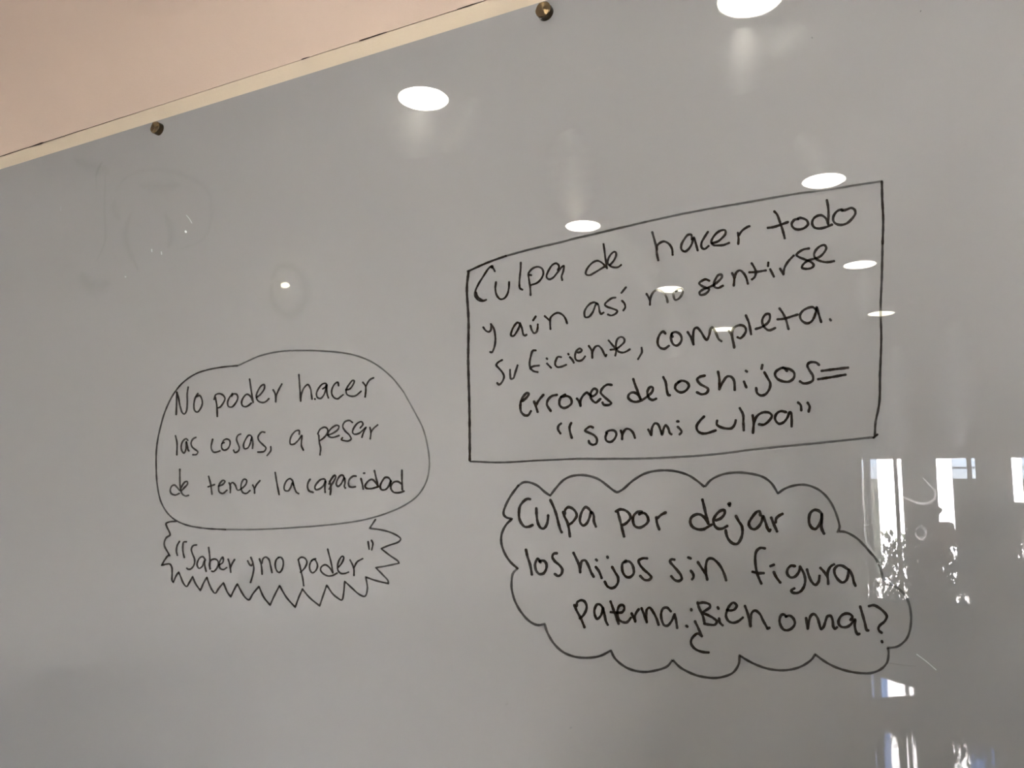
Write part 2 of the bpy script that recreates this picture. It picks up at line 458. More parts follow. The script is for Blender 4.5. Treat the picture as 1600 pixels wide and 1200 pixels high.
# a small glowing ball, added on the west wall to make a yellowish glint
dq = ray(446, 445.5); bp = CAM + dq*((WEST+0.03-CAM.x)/dq.x); bp.y = -bp.y
sb = empty('glint_bulb', (WEST, bp.y, bp.z)); tag(sb, 'small round lamp with a yellowish bulb high on the west wall', 'wall light')
bm = bmesh.new(); cyl(bm, (0, 0, 0), (1, 0, 0), 0.032, 0.026, 0.014, 24); link_mesh('backplate', bm, MT['trimring'], sb, True)
bm = bmesh.new(); bmesh.ops.create_uvsphere(bm, u_segments=16, v_segments=8, radius=0.021, matrix=Matrix.Translation((0.03, 0, 0)) @ Matrix.Diagonal((1.0, 1.0, 0.62, 1))); link_mesh('bulb', bm, MT['bulb'], sb, True)

# ================================================================== trapezoid table by the windows
TZ = 0.74
def tp(u, v): return mirrored_at_z(u, v, TZ)
P0 = tp(1456, 1083.5); A_ = tp(1361, 1053.5); B_ = tp(1350, 1092.5)
e1 = (A_-P0).normalized(); e2 = (B_-P0).normalized()
ang = math.acos(max(-1, min(1, e1.dot(e2))))
W_, D_ = 1.5, 0.62
P3 = P0 + e1*(D_/math.sin(ang)); P1 = P0 + e2*W_
nrm = Vector((e1.x, e1.y, 0))-e2*e1.dot(e2); nrm.normalize()
P2 = P1 + nrm*D_ - e2*(D_/math.tan(ang))
tr_ = empty('trapezoid_table', (P0.x, P0.y, 0)); tag(tr_, 'glossy trapezoid classroom table standing in the middle of the room', 'table')
bm = bmesh.new()
top = [bm.verts.new((p.x-P0.x, p.y-P0.y, TZ)) for p in (P0, P3, P2, P1)]
bot = [bm.verts.new((p.x-P0.x, p.y-P0.y, TZ-0.025)) for p in (P0, P3, P2, P1)]
bm.faces.new(top); bm.faces.new(bot[::-1])
for i in range(4): bm.faces.new((top[i], bot[i], bot[(i+1) % 4], top[(i+1) % 4]))
bmesh.ops.recalc_face_normals(bm, faces=bm.faces)
link_mesh('tabletop', bm, MT['table'], tr_)
cen = (P0+P1+P2+P3)/4
for p in (P0, P1, P2, P3):
    q = p+(cen-p)*0.16-P0
    bm = bmesh.new(); cyl(bm, (q.x, q.y, 0), (0, 0, 1), 0.014, 0.016, TZ-0.025, 16); lg = link_mesh('leg', bm, MT['tableleg'], tr_, True)
    bm = bmesh.new(); cyl(bm, (q.x, q.y, 0), (0, 0, 1), 0.022, 0.018, 0.02, 16); link_mesh('foot_cap', bm, MT['shoe'], lg, True)

# ================================================================== the glass board
board = empty('glass_whiteboard', (0, 0, BZ0))
tag(board, 'grey back-painted glass whiteboard with four handwritten notes in black marker', 'whiteboard')
def shift(o):
    o.location = (0, 0, -BZ0); return o
bm = bmesh.new(); box(bm, BX0, BX1, 0.0, 0.006, BZ0, TOPZ)
shift(link_mesh('glass_pane', bm, MT['board'], board))
m = bpy.data.materials.new('turned_bronze_face'); m.use_nodes = True
n, l = m.node_tree.nodes, m.node_tree.links
b = n['Principled BSDF']; b.inputs['Base Color'].default_value = (0.30, 0.215, 0.12, 1); b.inputs['Metallic'].default_value = 1
b.inputs['Roughness'].default_value = 0.2; b.inputs['Anisotropic'].default_value = 0.85
tn = n.new('ShaderNodeTangent'); tn.direction_type = 'RADIAL'; tn.axis = 'Y'; l.new(tn.outputs[0], b.inputs['Tangent'])
MT['turned'] = m
b1, b2 = on_board(246, 202, -0.004), on_board(851, 16.5, -0.004)
bz = (b1.z+b2.z)/2
pa, pb = on_board(838.8, 15, -0.009), on_board(863, 15, -0.009)
BR = 0.5*(pb-pa).length*0.93
def standoff(x, z):
    bm = bmesh.new()
    cyl(bm, (x, 0.0079, z), (0, -1, 0), BR*0.62, BR*0.62, 0.0079, 28)
    st_ = shift(link_mesh('standoff_bolt', bm, MT['bronze'], board, True))
    bm = bmesh.new()
    cyl(bm, (x, -0.0001, z), (0, -1, 0), BR, BR, 0.0085, 36)
    cp_ = link_mesh('cap', bm, MT['bronze'], st_)
    bm = bmesh.new()
    cyl(bm, (0, 0, 0), (0, -1, 0), BR, BR*0.95, 0.0008, 40, cap=False)
    hub = bm.verts.new((0, -0.0009, 0))
    for k in range(10):
        a0, a1 = 2*math.pi*(k+0.3)/10, 2*math.pi*(k+1.3)/10
        t0, t1 = (0.0, 0.0011) if k % 2 == 0 else (0.0011, 0.0)
        am = (a0+a1)/2
        v = [bm.verts.new((BR*0.95*math.cos(a), -0.0006-t, BR*0.95*math.sin(a))) for a, t in ((a0, t0), (am, 0.00055), (a1, t1))]
        bm.faces.new((hub, v[1], v[0])); bm.faces.new((hub, v[2], v[1]))
    f_ = link_mesh('cap_face', bm, MT['turned'], st_)
    f_.location = (x, -0.0086, z)
sp_ = b2.x-b1.x
kx = [b1.x-sp_, b1.x, b2.x, b2.x+sp_]
for x in kx:
    if BX0+0.02 < x < BX1-0.02: standoff(x, bz)
    if BX0+0.02 < x < BX1-0.02: standoff(x, BZ0+(TOPZ-bz))

# ------------------------------------------------------------------ handwriting
def catmull(pts, step):
    if len(pts) == 2: 
        a, b = pts
        nseg = max(1, int(math.dist(a, b)/step))
        return [(a[0]+(b[0]-a[0])*i/nseg, a[1]+(b[1]-a[1])*i/nseg) for i in range(nseg+1)]
    out = []
    P = [(2*pts[0][0]-pts[1][0], 2*pts[0][1]-pts[1][1])] + pts + [(2*pts[-1][0]-pts[-2][0], 2*pts[-1][1]-pts[-2][1])]
    for i in range(1, len(P)-2):
        p0, p1, p2, p3 = P[i-1:i+3]
        k = lambda a, b: max(math.dist(a, b), 1e-4)**0.5
        t0 = 0; t1 = t0+k(p0, p1); t2 = t1+k(p1, p2); t3 = t2+k(p2, p3)
        nseg = max(1, int(math.ceil(math.dist(p1, p2)/step)))
        for s in range(nseg):
            t = t1+(t2-t1)*s/nseg
            def lp(a, b, ta, tb): return tuple(a[j]+(b[j]-a[j])*((t-ta)/(tb-ta)) for j in (0, 1))
            A1 = lp(p0, p1, t0, t1); A2 = lp(p1, p2, t1, t2); A3 = lp(p2, p3, t2, t3)
            B1 = lp(A1, A2, t0, t2); B2 = lp(A2, A3, t1, t3)
            out.append(lp(B1, B2, t1, t2))
    out.append(pts[-1])
    return out

LAYER = [0]
def ribbon(bm, dl, line, w, den, yoff, soft=False, capd=1.15, taper=0.0):
    """a stroke of marker on the glass: a strip with round ends, w pixels wide in the photograph"""
    LAYER[0] += 1
    y = yoff - (LAYER[0] % 40)*4e-6
    pts = line
    N = len(pts)
    def nrm(i):
        a, b = pts[max(0, i-1)], pts[min(N-1, i+1)]
        dx, dy = b[0]-a[0], b[1]-a[1]; q = math.hypot(dx, dy) or 1
        return -dy/q, dx/q
    L = [0.0]
    for i in range(1, N): L.append(L[-1]+math.dist(pts[i-1], pts[i]))
    rows = []
    for i in range(N):
        nx, ny = nrm(i)
        ww = w*(1+0.10*math.sin(L[i]*0.33+LAYER[0])+0.05*math.sin(L[i]*1.1))
        if soft and N > 3: ww *= max(0.15, math.sin(math.pi*min(1, max(0.0, L[i]/max(L[-1], 1e-6)))))**0.5
        endd = min(L[i], L[-1]-L[i])
        dd = den*(1+(capd-1)*math.exp(-endd/5.0)) if (not soft and den >= 0.85) else den
        x_, y_ = pts[i]
        offs = (-0.5, 0.0, 0.5) if soft else (-0.5, 0.5)
        row = []
        for o in offs:
            p = on_board(x_+nx*ww*o, y_+ny*ww*o, y)
            v = bm.verts.new((p.x, y, p.z)); row.append(v)
            v[dl] = (0.0 if (soft and o != 0) else min(1.0, dd))
        if soft and (i == 0 or i == N-1):
            for v in row: v[dl] = 0.0
        rows.append(row)
    for a, b in zip(rows, rows[1:]):
        for j in range(len(a)-1):
            try: bm.faces.new((a[j], a[j+1], b[j+1], b[j]))
            except ValueError: pass
    if not soft and den >= 0.85:
        for i, sgn in ((0, 1), (N-1, -1)):
            nx, ny = nrm(i); x_, y_ = pts[i]
            tx, ty = (ny, -nx)          # tangent direction is (ny,-nx): forward
            dirx, diry = (-tx*sgn, -ty*sgn)
            a = pts[min(1, N-1)] if i == 0 else pts[max(0, N-2)]
            if (a[0]-x_)*dirx+(a[1]-y_)*diry > 0: dirx, diry = -dirx, -diry
            r = w*0.5*1.04
            fan = []
            c = on_board(x_, y_, y); cv = bm.verts.new((c.x, y, c.z)); cv[dl] = min(1.0, den*capd)
            for k in range(9):
                t = -math.pi/2+math.pi*k/8
                px = x_+r*(dirx*math.cos(t)+nx*math.sin(t)); py = y_+r*(diry*math.cos(t)+ny*math.sin(t))
                p = on_board(px, py, y); v = bm.verts.new((p.x, y, p.z)); v[dl] = min(1.0, den*capd); fan.append(v)
            for k in range(8):
                bm.faces.new((cv, fan[k], fan[k+1]))

def stroke_line(txt, ox, oy, sc, step=1.1):
    out = []; seg = []
    for tok in txt.split():
        corner = tok.endswith('!')
        x, y = tok.rstrip('!').split(',')
        p = (ox+float(x)/sc, oy+float(y)/sc)
        seg.append(p)
        if corner:
            out += (catmull(seg, step) if len(seg) > 1 else seg)[(1 if out else 0):]; seg = [p]
    if len(seg) > 1: out += catmull(seg, step)[(1 if out else 0):]
    return out

def strokes_mesh(name, parent, lines, ox, oy, sc, w, m, yoff=-0.0003, soft=False):
    bm = bmesh.new(); dl = bm.verts.layers.float.new('ink_amount')
    for ln in lines:
        den = 0.97; ww = w
        while ln[:2] in ('d=', 'w='):
            k, ln = ln.split(';', 1)
            if k[0] == 'd': den = float(k[2:])
            else: ww = float(k[2:])
        ribbon(bm, dl, stroke_line(ln, ox, oy, sc, 1.1 if not soft else 6), ww, den, yoff, soft)
    return link_mesh(name, bm, m, parent)

def write_note(title, text):
    """outline = the part, each word a sub-part"""
    items = []; out = None; cur = None; flag = False
    for ln in text.strip().splitlines():
        if ln.startswith('# ') or ln == '#': continue
        if ln.startswith('#outline'): flag = True; continue
        if ln.startswith('@'):
            f = ln[1:].rsplit(' ', 4)
            cur = dict(name=f[0], ox=float(f[1]), oy=float(f[2]), sc=float(f[3]), w=float(f[4]), lines=[])
            if flag: out = cur; flag = False
            else: items.append(cur)
        else: cur['lines'].append(ln)
    o = shift(strokes_mesh(out['name'], board, out['lines'], out['ox'], out['oy'], out['sc'], out['w']*1.12, MT['ink']))
    o['label'] = title
    for it in items:
        c = strokes_mesh('word', o, it['lines'], it['ox'], it['oy'], it['sc'], it['w']*1.1, MT['ink'])
        c['label'] = 'handwritten word “%s” in black marker' % it['name'].strip('“”')
    return o

NOTE_ROUND = '''
@No 260 570 10 2.5
160,430 158,600 152,775
165,430 190,520 215,650 250,750 280,768 310,730 325,600 325,450 340,350
490,450 450,520 430,620 440,710 480,740 530,690 560,610 550,530 520,480 480,495
@poder 260 570 10 2.5
765,510 785,620 795,805
745,540 770,470 830,450 890,480 915,530 880,610 840,660 800,675
1030,450 980,520 955,590 970,650 1020,660 1080,600 1115,520 1100,465 1050,455 1020,490
1300,225 1325,400 1355,585
1345,560 1310,490 1260,460 1210,500 1175,580 1190,640 1240,655 1290,630 1325,600
1410,510 1470,460 1530,370 1525,310 1480,330 1420,430 1405,510 1440,570 1510,590 1560,570 1600,530
1668,392 1698,450 1708,580
1708,560 1716,490 1750,400 1803,302
@hacer 440 560 10 2.5
270,255 280,400 298,665
298,665 310,560 350,460 410,410 450,470 465,560 475,635
520,632 522,638
645,475 690,440 695,395 650,395 590,450 545,550 560,610 610,625 660,570 690,480 710,410 705,500 715,570 730,615
890,425 880,375 840,390 790,470 785,560 830,620 880,630 920,600 960,570
1005,490 1060,480 1110,420 1135,350 1110,345 1060,400 1010,490 1020,560 1080,590 1150,585 1200,550 1240,515
1270,375 1310,430 1315,500 1305,600
1315,440 1350,370 1390,325 1435,305
@las 260 640 10 2.4
142,410 165,520 162,705
335,480 310,455 260,490 230,570 240,640 275,680 305,620 310,500 330,570 335,620 350,645
460,435 420,455 385,520 400,580 450,625 490,660 470,700 415,705
@cosas, 260 640 10 2.4
722,465 700,570 705,620 740,665 790,662 835,645
900,515 870,530 865,600 900,635 960,610 995,530 985,480 940,460 895,480 870,530
1160,382 1120,400 1095,460 1120,540 1140,600 1120,650 1070,670 1050,635
1320,480 1330,420 1290,400 1230,480 1205,560 1220,610 1270,600 1310,530 1335,430 1350,520 1345,605
1535,355 1490,350 1430,430 1450,490 1510,550 1555,600 1530,650 1480,662 1430,663
1630,580 1630,640 1575,715
@a 380 640 10 2.4
875,385 875,330 830,330 760,400 730,490 740,540 790,540 860,480 915,405 910,500 910,570 940,632
@pesar 470 630 10 2.5
280,500 290,620 310,700 300,805
265,480 300,410 370,375 415,400 415,460 370,530 290,590
420,500 500,470 580,410 595,360 560,345 480,390 430,460 430,510 480,535 540,525 595,505
805,300 760,270 690,290 655,360 690,430 760,500 785,560 740,590 680,585 635,570 650,540
930,385 970,330 950,290 890,310 820,400 810,460 840,485 910,470 980,410 1020,375 990,430 955,530
1080,380 1095,450 1085,555
1095,450 1140,390 1200,340
@de 250 700 10 2.5
310,335 310,480 320,640 350,720 400,750 445,740
300,710 240,735 175,710 160,650 190,590 230,580 270,620 320,670 380,620 430,560 425,525 390,530 340,600 320,650
@tener 250 700 10 2.5
760,445 790,560 812,720
755,605 850,572
915,595 980,570 1015,520 985,505 930,560 915,640 930,690 980,710 1045,660
1080,545 1100,600 1098,695
1098,640 1100,570 1130,540 1170,570 1215,660 1280,630 1345,560 1350,500 1310,490 1270,560 1270,650 1300,700 1350,710 1405,665
1450,580 1475,640 1478,705
1475,640 1510,570 1560,512
@la 360 700 10 2.5
700,385 725,540 760,725
985,580 970,510 930,480 880,510 840,600 850,660 900,670 940,620 970,540 1000,620 1030,690 1065,712
@capacidad 470 700 10 2.8
145,490 115,540 105,610 130,670 190,692
385,540 375,490 320,490 260,540 220,610 235,650 290,640 350,590 385,520 375,620 380,690
450,520 470,600 460,725
440,560 480,480 530,425 545,450 510,530 470,590 445,640
680,480 660,430 620,430 570,500 555,570 580,600 630,560 680,470 690,540 680,600 695,625
860,440 820,440 760,490 745,560 760,600 800,612 850,605
985,395 995,393
940,480 960,560 975,640
1150,355 1180,480 1210,605
1210,605 1160,530 1110,490 1050,520 1005,590 1020,625 1090,635 1210,605
1410,520 1370,465 1320,460 1270,520 1240,600 1260,650 1320,650 1370,600 1405,510 1400,590
1580,350 1580,480 1585,650
1570,560 1520,525 1460,530 1410,590 1410,640 1450,690 1510,700 1570,690 1610,675
#outline
@rounded_outline 0 0 1 2.2
d=.95;371,571.5 352,573 328,577 307,583.6 289,595 274,611.5 259,640 250,670 244.6,700 244,730 246,760 251.5,784 262,802 275.5,813.5 293.5,821 319,825.4 352,827.5
d=.5;352,827.5 391,827.5 430,826 490,822.4 535,817.6 574,811 604,802 631,790 652,775 665.5,754 671,727 668.5,700 661,670 649,646 631,613
d=.55;631,613 613,590.5 592,572.5 574,562 550,554 520,549.4 475,547.6 439,549 406,556 385,565 372,571.6
'''

NOTE_SPIKY = '''
@“Saber 245 810 10 2.5
355,360 320,420 305,510 320,575
460,365 420,370 405,450 410,530 430,610
620,415 570,425 540,480 560,560 590,640 580,730 530,790 490,795 470,780
760,650 720,600 680,610 640,670 630,730 660,780 710,750 745,660 750,740 770,825
810,455 825,580 830,700 830,790
835,790 820,720 840,660 900,635 950,660 960,720 930,790 885,830 860,825
970,730 1030,690 1040,640 1030,605 1000,640 975,710 990,780 1040,800 1090,770
1115,640 1140,720 1155,840
1155,760 1180,700 1215,645
@y 340 830 10 2.5
470,465 500,520 530,540 545,510
520,410 550,490 565,580 550,680 515,800
@no 340 830 10 2.5
655,435 680,520 695,670
692,500 710,430 750,405 800,440 825,530 850,645
960,410 920,440 900,520 920,610 960,645 1000,610 1025,530 1020,450 990,410 950,410
@poder” 440 830 10 2.5
265,460 295,590 330,740 345,850
260,445 300,410 360,420 395,480 370,560 330,610 295,640
530,430 480,450 440,520 445,610 480,650 530,620 560,550 545,480 510,440 470,460
720,280 750,400 780,520 800,650
795,640 740,560 680,525 620,560 610,610 660,670 730,700 800,690 865,655
890,560 940,500 970,410 950,390 900,450 875,540 885,620 930,660 990,660 1045,640
1070,450 1110,530 1130,600 1130,690
1130,570 1180,480 1265,430
1352,165 1368,280
1405,145 1425,190 1408,290
#outline
@spiky_outline 0 0 1 2.5
d=1;275,814.5 265,815.5 259.5,818 261,824 264.5,831 265.5,836 260,840 257,846 257,853 261,861 265.5,868.5! 263,868 258,874 252.5,883.5! 260,881.5 265.5,881.5 268.5,887 268.8,898 269,907 270.8,910! 275,900 279.3,893.8! 283,903 287,912 291.5,916.3 296,910 301,900.8! 305,911 313,922.8! 318,911 323.2,902! 327,913 332,923 336.2,926.8 342,919 349.2,910.5! 355,925 360.5,932.5! 365,923 370.8,912.3! 378,926 384,934.5 389,937.2 395,928 404.5,916.3! 412,933 422,945.5! 429,930 436.8,915! 448,934 461.3,948.8! 467,933 472.5,920.5!
d=.85;472.5,920.5 484,934 499.5,946.8! 505,930 510.5,914.3! 520,928 527,934 534,937.5 537,926 538.5,908.2! 550,919 561,928.5 570,931.8 574,920 571.5,901.5! 585,906.5 607,912! 606,907 599,899 587,887! 600,885 623.5,880! 622,877 608,867 595.5,857.2! 608,852 623,846.5 626,842 620,836.5 606,830.5 593,827.5 577.5,825.5! 586.5,812
'''

NOTE_RECT = '''
@Culpa 730 390 10 2.9
430,335 405,290 370,275 400,265 385,255 330,300 250,420 170,550 125,660 125,730 175,790 240,803 295,785
140,670 165,740 240,790
450,510 440,600 460,710 520,775 580,760 630,690 650,600 655,510
838,205 835,300 822,420 815,540 825,605 860,625
1000,400 955,385 985,330 1040,285 1110,270 1170,300 1190,370 1160,450 1090,520 995,555
955,400 970,500 985,600 990,710
1415,315 1435,260 1395,215 1330,240 1260,350 1240,430 1280,465 1340,440 1400,370 1470,280 1510,250 1500,340 1475,420 1485,475
@de 870 350 10 2.9
730,315 745,420 760,540 785,690
785,690 710,610 640,575 580,590 510,650 455,740 455,785 510,800 590,760 740,670
830,640 890,570 925,490 920,445 895,435 840,480 800,560 800,620 850,665 920,680 965,670 1005,640
@hacer 1010 330 10 3.4
92,330 120,430 150,550 165,670 185,765
165,600 175,530 240,480 290,475 360,520 400,590 410,680
710,440 700,370 650,370 590,440 545,530 550,600 600,630 660,590 710,510 740,410 770,500 800,610
960,325 905,410 860,500 865,570 910,590 970,545
1030,500 1120,470 1190,410 1235,350 1230,300 1170,300 1090,350 1030,430 1015,490 1050,530 1120,535 1200,530 1290,495
1435,510 1440,440 1430,340
1440,380 1500,300 1590,240 1610,235
@todo 1140 320 10 3.7
700,105 740,150 790,280 830,400 860,520
600,360 700,345 800,310 910,270
1070,225 1020,230 975,280 975,330 1020,375 1090,385 1170,360 1225,300 1200,240 1110,205 1070,215
1520,-70 1540,40 1545,150 1540,300
1540,300 1510,220 1440,165 1380,170 1310,220 1290,290 1320,350 1390,370 1500,350 1600,310
1765,90 1720,80 1660,120 1620,190 1625,260 1670,300 1740,315 1830,290 1910,220 1965,130 1950,75 1900,50 1840,70 1790,85 1750,75
@y 740 470 10 3
152,415 185,460 230,485 265,465 275,370
270,365 310,420 335,520 340,620 325,720 285,805 260,800
@aún 740 470 10 3
735,380 690,340 650,370 600,460 585,540 620,550 670,490 715,400 725,350
725,350 755,430 780,530 805,545 825,530
970,245 930,305
888,390 910,460 945,505 980,490 1000,430 1003,370
1112,240 1180,300
1200,440 1195,340 1200,270 1250,215 1320,188 1390,220 1435,280 1460,350
@así 880 430 10 3
540,450 490,425 430,440 360,510 330,590 345,655 400,650 460,580 500,480 520,440 550,470 570,570 590,605 630,585
815,350 770,355 700,400 650,460 690,495 780,525 845,560 820,600 750,630 700,615
980,190 910,275
920,400 955,440 970,500 940,550
@no 1000 420 10 3.2
102,392 130,440 155,500
155,560 160,480 185,400 230,345 290,330 350,360 400,420 420,470 430,520
580,350 530,370 525,430 550,485 600,470 650,410 670,340 640,305 590,320 560,350
@sentirse 1080 390 10 3.5
280,485 225,465 165,490 125,525 170,570 240,600 280,620 250,670 190,705 140,705 130,670 190,620 260,595 340,560
340,560 420,500 480,430 475,395 430,395 380,460 355,540 370,585 420,600 495,565
640,370 670,440 665,560
665,560 680,440 705,360 760,325 820,370 860,440 885,530
945,215 985,280 1010,350 990,430 950,465
910,355 1010,350 1165,325
1205,205 1200,255
1235,310 1265,370 1290,420
1390,300 1440,385
1440,385 1460,280 1520,180 1600,95
1840,-18 1750,0 1670,50 1645,85 1690,120 1790,160 1880,200 1915,245 1880,285 1780,300 1730,280 1760,220 1840,165 1930,140 2010,110 2080,40 2110,-30 2080,-70 2010,-50 1940,20 1920,90 1960,150 2060,190 2150,195 2230,180
@suficiente 760 510 10 3
245,525 180,565 155,605 195,655 250,720 275,780 250,860 195,912 170,885
370,680 372,760 385,820 420,810 450,720 485,610
770,375 725,380 690,480 675,580 685,650
685,655 730,625 820,612
685,655 740,700 800,713
942,500 950,510
948,580 985,620 1010,645
1165,480 1120,475 1085,530 1075,600 1110,635 1170,630 1245,600
1280,430 1285,440
1305,480 1340,520 1365,565
1430,410 1470,400 1490,370 1460,345 1410,380 1385,460 1400,520 1450,540 1500,520 1540,470
1600,305 1640,370 1655,490
1655,490 1660,400 1700,320 1750,305 1800,350 1840,430 1865,470 1875,445
@te, 880 500 10 3
710,320 760,380 810,440 825,490 815,555
740,465 830,450 900,400 955,340 950,290 905,265 850,295 825,370 830,440 860,490 930,510 990,490 1040,458
1225,435 1230,500 1200,560 1170,610
@completa. 1010 480 10 3.6
295,410 265,380 220,410 180,500 180,580 220,635 280,650 350,605
410,460 390,430 420,395 470,390 530,430 550,500 520,570 470,600 420,580 390,520 385,450 400,410
645,390 700,480 735,580
735,580 730,450 750,340 790,320 850,380 910,480 945,510 980,440 1005,340 1030,315 1080,390 1130,500 1170,530
1290,375 1330,430 1350,530 1370,630
1375,620 1345,480 1350,350 1400,300 1480,280 1540,310 1555,370 1520,440 1465,485 1425,470
1555,130 1600,240 1635,420
1710,340 1800,310 1900,240 1930,170 1920,110 1870,110 1820,170 1810,240 1850,320 1910,360 1960,350 2010,325
2080,20 2130,90 2175,180 2220,340
2050,190 2150,180 2360,115
2650,40 2600,0 2530,10 2440,60 2400,130 2420,200 2500,250 2570,230 2620,160 2650,60 2660,0 2690,100 2730,230
2870,190 2880,205
@errores 800 570 10 3.6
165,565 230,510 265,450 235,440 180,490 140,570 130,660 145,740 200,790 255,785 295,725
345,575 370,640 400,735
380,620 430,540 490,470
700,470 620,490 560,550 545,620 570,670 605,720
830,465 770,500 740,570 750,640 810,675 880,650 930,600 920,530 870,490 800,495 770,500
1015,530 1045,570 1070,640
1070,640 1070,560 1120,470 1170,435 1195,450
1200,460 1260,490 1325,440 1325,390 1280,375 1235,430 1230,510 1270,570 1310,590 1380,535
1555,315 1490,310 1420,360 1385,430 1430,490 1500,550 1550,600 1500,630 1430,620 1415,590
@de 940 560 10 3.8
495,325 530,430 570,530 605,630
605,630 560,560 490,530 430,560 415,610 460,660 530,680 620,655 720,590 790,520 800,460 765,445 720,500 720,570 750,630 800,650 850,630
@los 940 560 10 3.8
965,295 1000,370 1020,500 1040,570 1065,575
1215,365 1160,410 1150,470 1200,520 1260,530 1330,490 1365,420 1320,365 1250,350 1200,370
1610,270 1530,290 1490,330 1540,400 1610,440 1665,480 1640,540 1560,560 1490,530
@hijos= 1080 550 10 3.8
420,310 440,420 440,580
440,580 500,460 560,385 620,385 670,450 680,590
855,295 870,305
825,465 860,550
1112,205 1100,260
1145,320 1190,400 1235,490 1220,580 1160,660 1090,680 1030,640 1015,565
1495,295 1440,245 1380,265 1320,310 1310,360 1350,420 1440,460 1530,460 1600,410 1610,330 1560,280 1490,255 1430,250
1995,200 1950,165 1850,165 1815,210 1850,290 1900,370 1900,440 1840,480 1750,490 1700,460
2040,295 2200,275 2450,245
1985,425 2150,400 2410,355
@“son 860 620 10 3.5
165,418 130,450 118,505 155,570
325,410 300,470 310,560 335,640
665,480 620,465 540,530 600,560 680,600 725,660 715,730 660,750 610,720 600,690
885,570 870,560 930,525 1000,530 1030,580 1000,660 940,705 880,690 860,640 875,580
1100,530 1120,600 1120,660
1120,660 1130,580 1180,505 1230,505 1290,560 1320,640
@mi 1000 620 10 3.6
130,515 175,595
175,595 190,480 235,415 280,430 320,520 345,590 370,500 400,445 440,490 465,570 490,585
580,385 600,385
590,470 630,510 650,550 620,585
@culpa” 1000 620 10 3.8
1000,310 940,370 885,460 900,530 960,570 1040,570 1180,525
1205,375 1200,430 1250,470 1350,495 1430,490 1480,430 1495,370
1560,180 1610,280 1615,400 1620,520
1760,290 1775,400 1765,560
1765,560 1785,400 1830,300 1920,245 2020,250 2060,300 2010,380 1930,435 1860,430
2280,240 2200,225 2130,270 2110,350 2170,420 2240,400 2300,330 2340,240 2360,250 2370,350 2370,460
2470,90 2510,130 2520,210
2620,95 2650,150 2635,230
#outline
@rectangular_outline 0 0 1 3.3
w=3.4;d=.95;731,424 760,411 790,400
w=3.4;d=.62;790,400 830,389 880,377.5 895,373.5 940,363 1010,346.5
w=3.4;d=.5;1010,346.5 1080,331.5 1150,319 1240,303.5 1290,296.5 1379,283
w=4;d=.97;732,425 729.5,450 732,500 731.5,560 733,620 734,690 734,719
w=2.8;d=.75;734,721 780,722.5 840,719.5 900,717
w=3.6;d=.5;900,717 1000,716.5 1060,714 1120,709.5 1180,702 1240,696 1300,690 1367,683
w=4;d=.92;1378,284 1378.5,310 1380,345 1379,380
w=3.8;d=.8;1379,380 1378,430 1376,480 1377,530 1375,585 1374,630 1368,660 1367,682
w=3.4;d=.9;1371,679 1365,684
'''

